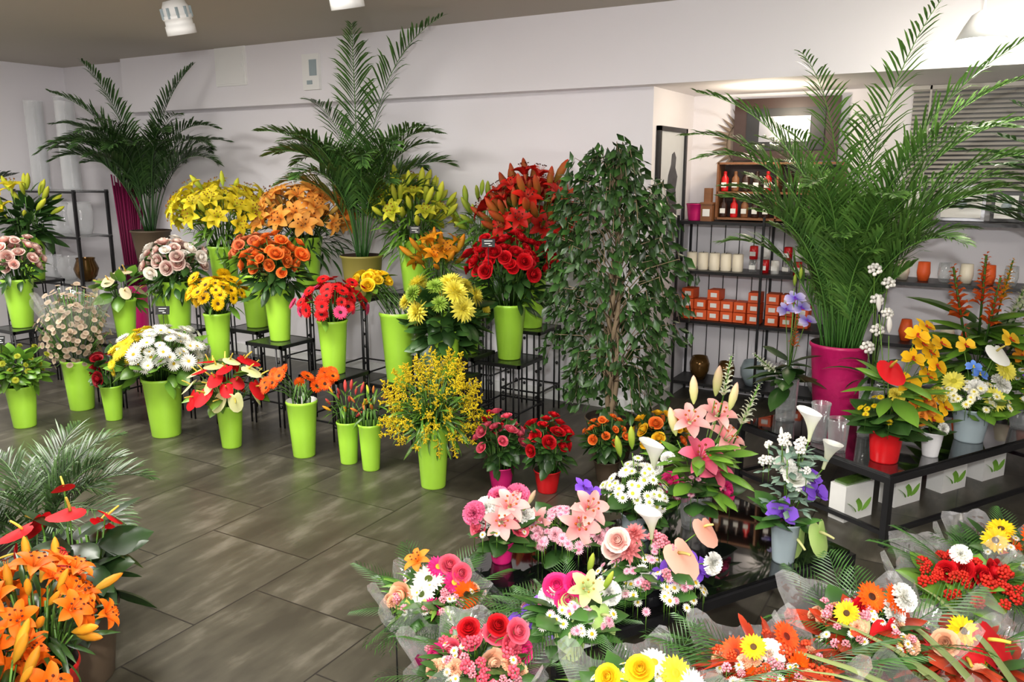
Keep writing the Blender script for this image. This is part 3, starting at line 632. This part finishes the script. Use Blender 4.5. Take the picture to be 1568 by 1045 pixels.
hand('mixed_gerbera_bouquet',-1.43,1.96,.30,.0019,[(GERB,.05,P((235,230,215),(250,248,240),(90,110,40)),[(-15,18,-15),(-5,33,5)]),(GERB,.042,HOT,[(38,30,0),(5,0,-30),(10,48,20)]),(GERB,.048,GOR,[(58,10,-5)]),(LILY,.05,P((245,120,30),(250,150,40),(120,50,10)),[(-22,55,20)]),(ROSE,.038,P((240,160,120),(250,200,160)),[(-50,12,-10)]),(ROSE,.03,RPK,[(50,42,10),(30,52,20)]),(ORCH,.042,P((190,205,90),(215,220,120),(190,60,60)),[(-10,-5,-35),(-35,-5,-30)])],[(LEAFW,40,.10,FERN,.10,-.03,.02),pfr(28,.24),(LEAFN,40,.14,GRN1,.1,-.03,.02)],DW,CELLO,.15)
hand('pink_rose_bouquet',-1.10,1.72,.32,.0018,[(ROSE,.028,RPK,[(-10,28),(25,38),(50,28),(-40,13),(35,3),(60,50)]),(ROSE,.034,P((240,170,130),(250,205,170)),[(22,12,-20)]),(CARN,.042,WHT,[(-42,-10,-20),(-30,-30,-30)]),(ROSE,.028,RRED,[(0,-18,-30),(30,55,10),(-15,50,10)]),(ROSE,.028,HOT,[(-65,5),(70,12)]),(ORCH,.032,OPUR,[(60,-10,-10)])],[(LEAFW,50,.09,GRN2,.10,-.03,.02),pfr(20,.22)],DW+[(CLUMP,22,.018,P((220,60,90),(240,100,120)),.14,0,.08)],CELLM,.17)
hand('yellow_daisy_bouquet',-.60,1.68,.40,.0016,[(GERB,.05,P((250,245,225),(250,248,236),(235,215,60)),[(0,5,-10),(70,20,0)]),(GERB,.046,P((240,220,30),(248,232,70),(210,190,40)),[(-30,8),(45,40),(40,-12,-30)]),(GERB,.043,WHT,[(15,50,20),(-45,-35,-30)]),(ROSE,.028,RYEL,[(-55,30),(-10,55)])],[(LEAFW,50,.10,GRN2,.10,-.04,.02),pfr(22,.24),(LEAFN,30,.16,GRN1,.1,-.04,.0)],[(DAISY,40,.014,WHT,.15,0,.07),(DAISY2,12,.03,P((240,220,30),(248,232,70),(210,190,40)),.14,0,.06)],CELLG,.17)
hand('orange_gerbera_bouquet',-.37,1.95,.40,.0016,[(GERB,.05,GOR,[(-25,-5,-20),(40,10,-10)]),(CARN,.042,WHT,[(0,30,0),(-5,-30,-30)]),(GERB,.042,P((225,60,20),(240,90,30),(120,30,10)),[(30,48,20),(-50,25)]),(GERB,.036,GYEL,[(60,-20),(-30,48)])],[(LEAFW,18,.09,REDL,.12,-.02,.02),(LEAFN,60,.15,REDL,.1,-.02,.02),pfr(20,.25),(LEAFW,40,.09,GRN2,.1,-.04,.0)],DW+[(CLUMP,20,.016,P((200,50,30),(230,90,40)),.14,0,.08)],CELLR,.17)
hand('red_anthurium_bouquet',-.18,2.27,.40,.0018,[(ANTH,.078,ARED,[(20,12,-25)]),(ANTH,.06,ACRM,[(-22,18,-10)]),(ANTH,.06,ARED,[(60,-5,-10)]),(GERB,.046,GOR,[(10,50,15),(45,48,10)]),(CARN,.042,WHT,[(55,55,5),(40,32)]),(GERB,.036,GYEL,[(-35,35),(-10,-15)]),(ROSE,.03,RRED,[(-5,35,5),(35,-15)])],[(LEAFW,26,.11,REDL,.13,-.02,.03),(LEAFW,40,.10,GRN2,.1,-.04,.02),pfr(20,.25)],DW,CELLR,.2)
hand('red_rose_bouquet',.06,2.74,.40,.0023,[(ROSE,.03,RRED,[(-30,12),(-12,18),(8,14),(25,18),(40,10),(0,0),(-22,-4),(20,-2)]),(CARN,.035,WHT,[(-10,34,10)])],[(LEAFW,50,.10,GRN1,.12,-.04,.02),pfr(16,.25)],[(CLUMP,50,.018,P((190,20,20),(225,50,30)),.16,0,.06)],CELLO,.2)
hand('autumn_gerbera_bouquet',.17,3.03,.40,.0026,[(GERB,.05,GOR,[(0,10),(20,22),(-18,-2)]),(GERB,.048,GYEL,[(-8,27,10),(25,0),(-22,18)]),(GERB,.045,GRED,[(5,-10,-15),(38,16)])],[(LEAFW,50,.10,GRN2,.12,-.04,.02),pfr(16,.25)],[(DAISY,24,.013,WHT,.14,0,.06)],CELLO,.18)
hand('red_foliage_bouquet',.06,2.34,.34,.0018,[(ANTH,.08,ARED,[(-10,25,-25),(35,40,0)]),(GERB,.045,GRED,[(-40,25)]),(GERB,.045,GYEL,[(0,48,10),(30,0)]),(GERB,.045,GOR,[(-45,0),(55,15)]),(ROSE,.03,P((240,160,120),(250,200,160)),[(-35,40),(0,0)])],[(LEAFW,44,.10,GRN2,.12,-.04,.02),(LEAFW,18,.14,REDL,.14,-.02,.04),(LEAFN,50,.17,REDL,.1,-.02,.02),pfr(16,.25)],DW,CELLR,.18)
e=empty('potted_bear_grass');b=MB();bucket(b,.34,2.02,0,.10,.075,.2);b.add(lathe([(.09,.18),(.001,.19)],20),mat4(None,(.34,2.02,0)),mat=1);b.build('pot',[BROWN,SOIL],e)
m=MB()
for k in range(150):
    a=k*2.4;el=rnd.uniform(.3,1.6);m.add(BLADE,frame((.34+.05*math.cos(a),2.02+.05*math.sin(a),.18),(math.cos(a),math.sin(a),el),rnd.uniform(.45,.8),rnd.uniform(-.3,.3)),{2:(hx(80,100,50),hx(160,175,110))},1,rnd.uniform(.7,1.2))
m.build('leaves',FM,e)
# table-two arrangements
arr('yellow_orchid_arrangement',-.31,3.97,.34,.0029,(.075,.06,.15,REDP,SOIL),[(ANTH,.10,ARED,[(-15,158,-25)]),(ORCH,.062,OYEL,[(42,190,0),(25,170,-10),(60,175,10),(20,130,-15),(55,140,0),(40,110,-20),(68,155),(72,190),(30,205),(50,215,10)]),(ROSE,.05,P((245,130,30),(250,160,60)),[(30,85,-25),(55,95,-10)]),(CARN,.04,P((230,210,60),(240,225,90)),[(5,110,-10),(75,110)]),(BUD,.06,COT,[(-25,240),(-15,210)])],[(LEAFW,34,.16,GRN2,.06,.14,.26),(LEAF,20,.2,GRN1,.08,.2,.4)],[(DAISY,20,.018,YEL,.14,.2,.34)])
arr('yellow_orchid_vase',-.13,4.15,.34,.0031,(.05,.035,.12,WHITEP,SOIL),[(ORCH,.055,OYEL,[(-5,60,-5),(15,75,0),(-20,75,5),(5,90,5)]),(CARN,.03,WHT,[(10,45,-10),(-12,45)])],[(LEAFW,14,.1,GRN2,.04,.1,.18)])
arr('white_and_yellow_arrangement',.02,4.50,.34,.0034,(.085,.065,.17,GREYP,SOIL),[(ANTH,.08,AWHT,[(20,135,-10)]),(CARN,.055,WHT,[(-5,80,-15),(35,85)]),(GERB,.06,P((240,225,60),(248,240,110),(220,210,60)),[(15,68,-25),(40,105),(-25,85)]),(ORCH,.045,OBLU,[(-8,112,-5),(5,100,0)]),(ORCH,.06,P((240,180,30),(250,210,60),(200,60,20)),[(45,150,5),(-15,140,10)])],[(LEAFW,30,.12,GRN1,.1,.14,.26)],[(DAISY,80,.022,P((240,235,190),(250,248,225),(220,200,60)),.17,.2,.32)])
arr('purple_flower_arrangement',.26,4.85,.34,.0037,(.08,.06,.16,GLASS,GLASS),[(ORCH,.06,OPUR,[(0,80,-5),(20,95,0),(10,60,-10)]),(LILY,.07,LYEL,[(-5,45,-15)]),(ORCH,.06,P((240,140,30),(250,170,40),(200,60,20)),[(-15,105,0),(15,120,0)])],[(LEAFW,44,.14,GRN1,.1,.14,.3)],[(DAISY,30,.02,WHT,.15,.2,.34)])
arr('orchid_and_snapdragon_vase',-.84,4.38,.34,.0035,(.06,.05,.24,GLASS,GLASS),[(ORCH,.06,P((110,90,205),(225,215,240),(120,60,200)),[(0,190,-5),(12,175,0),(-10,172,0),(22,155,0)]),(BUD,.05,GBUD,[(0,208,0),(8,218,0)]),(SPIKE,.12,CALW,[(-25,80,0)]),(SPIKE,.12,P((215,90,40),(240,150,80)),[(5,120,0)])],[(LEAF,20,.22,GRN2,.04,.2,.34)])
arr('red_bromeliad_vase',.02,4.92,.34,.0037,(.08,.06,.3,GLASS,GLASS),[(SPIKE,.2,P((215,60,20),(245,120,30)),[(-15,180,-20),(0,150,-20),(-38,160,-10)]),(SPIKE,.18,CALW,[(40,150,0),(55,170,0)]),(SPIKE,.18,P((225,150,20),(240,180,40)),[(25,180,0),(70,140,0)])],[(LEAF,80,.28,GRN1,.10,.2,.55)])
arr('cotton_branch_vase',-.42,4.30,.34,.0033,(.06,.05,.26,GLASS,GLASS),[(CLUMP,.034,COT,[(10,235,0),(-5,210,0),(12,190,0),(0,165,0),(-15,140),(-12,255)])],[(LEAFN,14,.2,GRN2,.04,.25,.4)])
palm('potted_areca_palm',-.63,4.64,.34,(.15,.115,.40),[(-60,86,1.9,60),(-100,85,1.75,70),(200,84,1.7,75),(150,84,1.5,90),(-20,84,1.85,65),(180,85,1.6,95),(20,85,1.7,70),(-80,87,1.6,95),(0,86,1.6,90),(-40,86,1.6,100)]+rf(14,1.1,1.6,78,87,60,110,120,400)+rf(14,.8,1.2,72,84,60,100)+rf(38,.5,.95,77,89,25,60),(hx(50,92,36),hx(112,156,70)),mats=(MAG,SOIL),lw=.25,wd=.006,rad=.10,ex=2.,pet=.26)
palm('potted_fan_leaf_palm',.85,4.8,0,(.18,.13,.36),rf(20,1.5,2.0,74,86,60,110,90,270),(hx(30,60,30),hx(70,105,50)),mats=(BROWN,SOIL),ex=2.,wd=.008)
for x,y,r,h in((-.52,4.0,.05,.16),(-.62,4.1,.045,.2),(-.9,4.62,.06,.25)):
    o,i=bucketT(r,r*.8,h);MB().add(o,mat4(None,(x,y,.34))).add(i,mat4(None,(x,y,.34))).build('glass_vase',[GLASS])
for q in(.05,.42,.8,1.15):
    c=np.array([-.265,3.785,0])+Ad*.30+Bd*(q+.1)
    b=MB();b.add(box((c[0],c[1],.09),(.2,.09,.18),RT));b.add(box((c[0],c[1],.186),(.17,.07,.012),RT),mat=1)
    n=-Ad
    for j in(-1,0,1):
        p=c+n*.047+Bd*.02*j;b.add(xf(LEAF,frame((p[0],p[1],.04),Up+Bd*.5*j,.09,0)),mat=2)
    b.build('white_gift_bag',[PAPER,CELLG,GREENP])
b=MB();c=np.array([-.265,3.785,0])+Ad*.5+Bd*1.35;b.add(box((c[0],c[1],.11),(.3,.25,.22),RT));b.add(box((c[0],c[1],.225),(.31,.26,.02),RT));b.build('magenta_gift_box',[PINKP])
# ---------------------------------------------------------------- foreground left
bq('orange_lily_bunch',-2.14,1.10,0,.50,.36,.22,[(LILY,24,.058,DOR),(BUD,20,.06,OBUD)],LC(70,.12,LEAFN,GRN2,.1),(.10,.075,.32),mats=(REDP,SOIL),up=.6)
bq('orange_lily_bunch',-1.97,.88,0,.42,.32,.2,[(LILY,14,.06,DOR),(BUD,16,.06,OBUD)],LC(50,.12,LEAFN,GRN2,.1),(.10,.075,.28),mats=(REDP,SOIL),up=.6)
bq('potted_red_anthurium',-2.46,1.40,0,.54,.42,.24,[(ANTH,8,.065,ARED)],LC(50,.14,LEAFW,(hx(20,38,18),hx(45,72,32)),.2),(.13,.1,.26),mats=(BROWN,SOIL),up=.5)
palm('potted_palm_front',-3.0,1.60,0,(.14,.11,.26),rf(22,.4,.58,50,82,60,110),(hx(32,54,27),hx(78,108,55)),mats=(BROWN,SOIL),lw=.17,wd=.003,n=46)  # small feather palm, no particular species meant
# ---------------------------------------------------------------- left shelf
b=MB()
x0,x1,y0,y1=-8.1,-7.12,4.5,4.82
for x in(x0+.02,x1-.02):
    for y in(y0,y1):b.add(box((x,y,.74),(.025,.025,1.48)))
for z in(1.47,1.06,.62,.15):
    b.add(box(((x0+x1)/2,(y0+y1)/2,z),(x1-x0,y1-y0,.012)),mat=1)
    for y in(y0,y1):b.add(box(((x0+x1)/2,y,z-.012),(x1-x0,.02,.02)))
b.build('black_metal_shelf',[BLACKM,GLASS])
def vase(name,x,y,z,prof,mat=GLASS,n=28):
    MB().add(lathe(prof,n),mat4(None,(x,y,z))).build(name,[mat])
for x,y,h in((-7.74,4.58,.80),(-7.50,4.72,.84),(-7.26,4.58,.78)):
    vase('tall_cylinder_vase',x,y,1.478,[(.001,.0),(.075,.0),(.077,.02),(.08,h-.01),(.083,h),(.074,h),(.070,.03),(.001,.03)],GLASS2)
for x in(-7.85,-7.58,-7.32):
    vase('glass_jar',x,4.66,1.068,[(.001,0),(.08,0),(.1,.06),(.11,.2),(.1,.27),(.09,.28),(.1,.3)],GLASS2)
    vase('glass_bowl',x,4.66,.628,[(.001,0),(.05,0),(.09,.05),(.11,.12),(.08,.2),(.085,.22)],BRONZE if x>-7.5 else GLASS2)
e=empty('magenta_reed_vase');b=MB();bucket(b,-6.88,4.86,0,.09,.07,.6);b.build('vase',[PINKP,SOIL],e)
b=MB()
for k in range(90):
    a=k*2.4;r=.06*math.sqrt(k/90);b.add(tube([(-6.88+r*math.cos(a),4.86+r*math.sin(a),.3),(-6.88+r*2.2*math.cos(a),4.86+r*2.2*math.sin(a),1.5+.12*rnd.random())],.005,4,0),None,{0:(hx(100,18,55),hx(140,26,80))})
b.build('reeds',FM,e)
# ---------------------------------------------------------------- recess shelf and goods
X0,X1,Y0,Y1=-1.92,-.72,5.70,6.0
b=MB()
for x in(X0,X0+.6,X1):
    for y in(Y0,Y1):b.add(box((x,y,.67),(.016,.016,1.34)))
for k in range(12):
    x=X0+.05+k*.105;b.add(box((x,Y1-.005,.67),(.006,.006,1.3)))
for z in(1.30,.95,.59,.13):
    b.add(box(((X0+X1)/2,(Y0+Y1)/2,z-.01),(X1-X0+.02,Y1-Y0,.022)))
b.build('black_display_shelf',[BLACKM])
b=MB()
r2=random.Random(9)
for k in range(6):
    for j in range(2 if k in(1,4) else 3):
        if k==3 and j==2:continue
        x=-1.84+k*.095;b.add(box((x,5.80,.63+j*.075),(.085,.12,.07),rz(r2.uniform(-.08,.08))));b.add(box((x,5.738,.63+j*.075),(.045,.004,.03)),mat=1)
for k in range(3):
    for j in range(3-k//2):
        x=-1.24+k*.1;b.add(box((x,5.80,.63+j*.075),(.085,.12,.07)));b.add(box((x,5.738,.63+j*.075),(.045,.004,.03)),mat=1)
b.build('orange_gift_boxes',[ORANGE,PAPER])
b=MB()
for k in range(5):
    b.add(lathe([(.001,0),(.036,0),(.038,.005),(.038,.12),(.03,.124),(.001,.115)],20),mat4(None,(-1.84+k*.083,5.80,.951)));b.add(tube([(-1.84+k*.083,5.8,1.06),(-1.84+k*.083,5.8,1.083)],.002,4),mat=1)
b.build('white_pillar_candles',[CANDLE,BLACKM])
b=MB()
for k in range(9):
    x=-1.40+k*.075
    for dz in(0,1):
        if dz and k%3==2:continue
        b.add(lathe([(.001,0),(.028,0),(.03,.05),(.028,.09),(.024,.092),(.001,.02)],16),mat4(None,(x,5.8+.03*(k%2),.951+dz*.094)),mat=(k+dz)%3);b.add(box((x,5.766,.99+dz*.094),(.04,.003,.03)),mat=2)
b.build('candle_jars',[GLASS,REDP,PAPER])
for x,rr,hh,mt in((-1.76,.07,.17,BRONZE),(-1.56,.06,.15,BRONZE),(-1.36,.09,.18,GREYP),(-1.12,.08,.2,GLASS),(-.92,.07,.16,GLASS)):
    vase('decorative_bowl_vase',x,5.84,.131,[(.001,0),(rr*.6,0),(rr,.4*hh),(rr*1.05,.7*hh),(rr*.8,hh),(rr*.72,hh*.98),(.001,hh*.3)],mt)
b=MB();b.add(box((-1.27,5.95,1.50),(.80,.02,.38)),mat=2)
for z in(1.32,1.50,1.70):b.add(box((-1.27,5.87,z),(.82,.16,.014)),mat=1)
for x in(-1.68,-1.27,-.86):b.add(box((x,5.87,1.51),(.014,.16,.39)),mat=1)
for r in range(2):
    for k in range(11):
        x=-1.64+k*.074;z=1.328+r*.18
        if abs(x+1.27)<.02:continue
        b.add(lathe([(.001,0),(.024,0),(.026,.01),(.026,.09),(.012,.11),(.012,.13),(.014,.135),(.001,.14)],12),mat4(None,(x,5.84,z)),mat=(2,0,1,2)[(k+r)%4]);b.add(box((x,5.812,z+.045),(.036,.004,.034)),mat=3)
b.build('fragrance_bottle_rack',[REDP,WOOD,DARKW,PAPER])
b=MB();b.add(box((-1.28,5.98,1.93),(.70,.04,.42)));b.add(box((-1.28,5.955,1.93),(.5,.012,.26)),mat=1);b.add(box((-1.28,5.952,1.93),(.52,.008,.28)),mat=2);b.add(box((-1.28,5.945,1.93),(.34,.008,.17)),mat=3)
b.build('dark_framed_mirror',[DARKW,WOOD,BLACKM,CHROME])
o,i=bucketT(.065,.05,.12);MB().add(o,mat4(None,(-1.83,5.8,1.301))).add(i,mat4(None,(-1.83,5.8,1.301)),mat=1).build('magenta_pot',[PINKP,SOIL])
b=MB();b.add(box((-1.735,5.78,1.36),(.08,.08,.12)));b.add(box((-1.735,5.78,1.425),(.09,.09,.012)));b.add(box((-1.735,5.738,1.36),(.05,.004,.05)),mat=1);b.add(box((-1.735,5.78,1.48),(.05,.05,.1)));b.build('wooden_box',[WOOD,PAPER])
b=MB()
for k in range(36):
    a=k/36*2*pi;c=np.array([-1.52,6.008,1.84]);d=np.array([math.cos(a),0,math.sin(a)]);s=np.array([-math.sin(a),0,math.cos(a)])
    b.add(T([c+d*.17-s*.017,c+d*.17+s*.017,c+d*.28,c+d*.17+np.array([0,-.015,0])],[(0,1,3),(1,2,3),(2,0,3)],0,None,False))
b.add(xf(lathe([(.001,0),(.17,0),(.18,.01),(.15,.015),(.001,.012)],28),mat4(rx(pi/2),(-1.52,6.018,1.84))));b.build('sunburst_mirror',[pm('silvered_wood',hx(135,120,105),.5)])
b=MB();yc,zc,w,h=5.55,1.47,.56,.94
for s in(-1,1):
    b.add(box((-1.935,yc+s*(w/2-.015),zc),(.03,.03,h)));b.add(box((-1.935,yc,zc+s*(h/2-.015)),(.03,w,.03)))
b.add(box((-1.942,yc,zc),(.012,w-.04,h-.04)),mat=1)
def flat(pts,x=-1.9345):
    n=len(pts);return T([(x,yc+p[0],zc+p[1]) for p in pts],[tuple(range(n))],0,None,False)
b.add(flat([(-.05,-.34),(.10,-.36),(.14,-.1),(.10,.05),(.13,.14),(.08,.2),(.09,.27),(.05,.31),(.0,.29),(-.01,.22),(-.06,.15),(-.09,.02),(-.07,-.12)]),mat=2)
b.build('framed_picture',[BLACKM,pm('picture_mat',hx(200,204,206),.4),pm('picture_figure',hx(70,72,76),.5,noise=.5,scale=20)])
b=MB()
for z in(1.33,.95,.55):b.add(box((.35,5.85,z),(1.9,.3,.022)))
for x in(-.58,.4,1.28):
    for y in(5.71,5.99):b.add(box((x,y,.67),(.018,.018,1.34)))
b.build('wide_black_display_shelf',[BLACKM])
for x,h,w in((-.42,.2,.16),(-.16,.22,.26),(.08,.18,.16),(.3,.24,.2)):
    b=MB();R=rx(-.15);z=1.343+h/2
    b.add(box((x,5.86,z),(w,.014,h),R));b.add(box((x,5.851,z),(w-.04,.012,h-.04),R),mat=1);b.add(box((x,5.90,1.343+h*.35),(.02,.012,h*.7),rx(.3)));b.add(ball(.03,8,6,0,(x,5.843,z),1.2),mat=2);b.build('photo_frame',[CHROME if w>.2 else BLACKM,PAPER,GREYP])
b=MB()
BL=pm('blind_slat',hx(190,186,178),.6)
for k in range(26):
    b.add(box((.35,5.985,1.45+k*.028),(1.7,.022,.003),rx(.7)))
for x in(-.4,.35,1.1):b.add(box((x,5.972,1.82),(.012,.004,.74)))
b.add(box((.35,5.99,2.165),(1.72,.04,.025)));b.add(box((.35,6.015,1.80),(1.7,.008,.74)),mat=1);b.build('window_blind',[BL,pm('blind_back',hx(110,110,108),.6)])
b=MB()
for k in range(12):
    x=-.45+k*.12;b.add(lathe([(.001,0),(.03,0),(.04,.05),(.035,.12),(.001,.12)],14),mat4(None,(x,5.82,.962)),mat=k%3)
    b.add(lathe([(.001,0),(.03,0),(.045,.06),(.03,.14),(.001,.14)],14),mat4(None,(x+.05,5.84,.562)),mat=(k+1)%3)
b.build('scented_candles',[CANDLE,ORANGE,GLASS])
def tag(x,y,z,w=.09,h=.055,zb=None):
    b=MB();R=np.stack([Rv,Fv,Up],axis=1)@rx(-.25)
    b.add(box((x,y,z),(w,.004,h),R))
    for k,(u,v,l) in enumerate(((0,.012,.05),(-.005,-.004,.035),(.012,-.016,.02))):
        q=np.array([x,y,z])+R@np.array([u,-.0035,v]);b.add(box(q,(l,.001,.004),R),mat=1)
    q=np.array([x,y,z])+R@np.array([0,.004,0]);b.add(tube([q+Up*.0,(q[0],q[1],z-.09 if zb is None else zb)],.0025,5),mat=0)
    b.build('price_tag',[LABEL,PAPER])
tag(-4.60,3.42,.76,zb=.55);tag(-5.35,2.78,.60,.06,.05);tag(-2.62,4.25,1.22,.08,.05,.95);tag(-3.43,4.6,1.25,.07,.05,1.0);tag(-1.50,1.86,.24,.07,.045,.02)
# ---------------------------------------------------------------- lamps
BULB=pm('lamp_glow',np.array([1,.97,.9]),.5,emit=12)
def spot(x,y,tilt):
    b=MB();b.add(tube([(x,y,2.66),(x,y,2.60)],.012,8));b.add(lathe([(.05,0),(.05,-.015),(.001,-.015)],16),mat4(None,(x,y,2.66)))
    M=mat4(rx(tilt),(x,y,2.555),1.2)
    b.add(lathe([(.001,.06),(.05,.055),(.065,.02),(.065,-.01),(.07,-.012),(.07,-.03),(.065,-.032),(.065,-.055),(.07,-.057),(.07,-.10),(.06,-.10),(.055,-.07),(.001,-.06)],24),M)
    for k in range(10):
        a=k*.628;b.add(xf(box((.068*math.cos(a),.068*math.sin(a),0),(.01,.01,.05)),M),mat=1)
    b.build('ceiling_spotlight',[TRIMM,GREYP])
spot(-4.24,3.42,.25);spot(-2.86,3.30,.25)
e=empty('pendant_lamp');b=MB();x,y=-.12,4.6
b.add(tube([(x,y,2.66),(x,y,2.36)],.006,6));b.add(lathe([(.02,2.38),(.05,2.36),(.08,2.31),(.11,2.25),(.105,2.25),(.075,2.30),(.02,2.36)],28),mat4(None,(x,y,0)));b.add(ball(.085,14,8,0,(x,y,2.25),.5),mat=1);b.build('shade',[TRIMM,BULB],e)
def light(kind,name,loc,energy,col=(1,1,1),size=1,rot=(0,0,0),sy=None):
    l=bpy.data.lights.new(name,kind);l.energy=energy;l.color=col
    if kind=='AREA':
        l.size=size
        if sy:l.shape='RECTANGLE';l.size_y=sy
    else:l.shadow_soft_size=size
    o=bpy.data.objects.new(name,l);o.location=loc;o.rotation_euler=rot;bpy.context.scene.collection.objects.link(o);return o
light('POINT','camera_flash',(.12,-.35,2.0),285,(1,.985,.97),.05)
light('AREA','ceiling_fill',(-3.2,1.9,2.62),125,(1,.96,.91),1.2)  # this and the next three: added fill out of view, not fixtures
light('AREA','ceiling_fill',(-.4,1.2,2.62),45,(1,.96,.91),1.)
light('AREA','ceiling_fill',(-6.0,1.9,2.62),130,(1,.96,.91),1.)
light('AREA','ceiling_fill',(.3,4.3,2.62),14,(1,.93,.84),.5)
light('POINT','pendant_bulb',(-.12,4.6,2.14),7,(1,.9,.75),.05)
light('POINT','recess_point_light',(-1.3,5.5,2.0),12,(1,.85,.65),.05)  # warm point light in the recess, no fixture modelled
w=bpy.data.worlds.new('world');bpy.context.scene.world=w;w.use_nodes=True
w.node_tree.nodes['Background'].inputs[0].default_value=(.9,.92,1,1);w.node_tree.nodes['Background'].inputs[1].default_value=.3
# ---------------------------------------------------------------- camera
cam=bpy.data.cameras.new('camera');co=bpy.data.objects.new('camera',cam);bpy.context.scene.collection.objects.link(co)
co.location=(0,0,1.65);co.rotation_euler=(pi/2-math.atan(261/1255),0,math.radians(30));cam.sensor_width=36;cam.lens=36*1255/1568
bpy.context.scene.camera=co
bpy.context.scene.view_settings.view_transform='Standard'
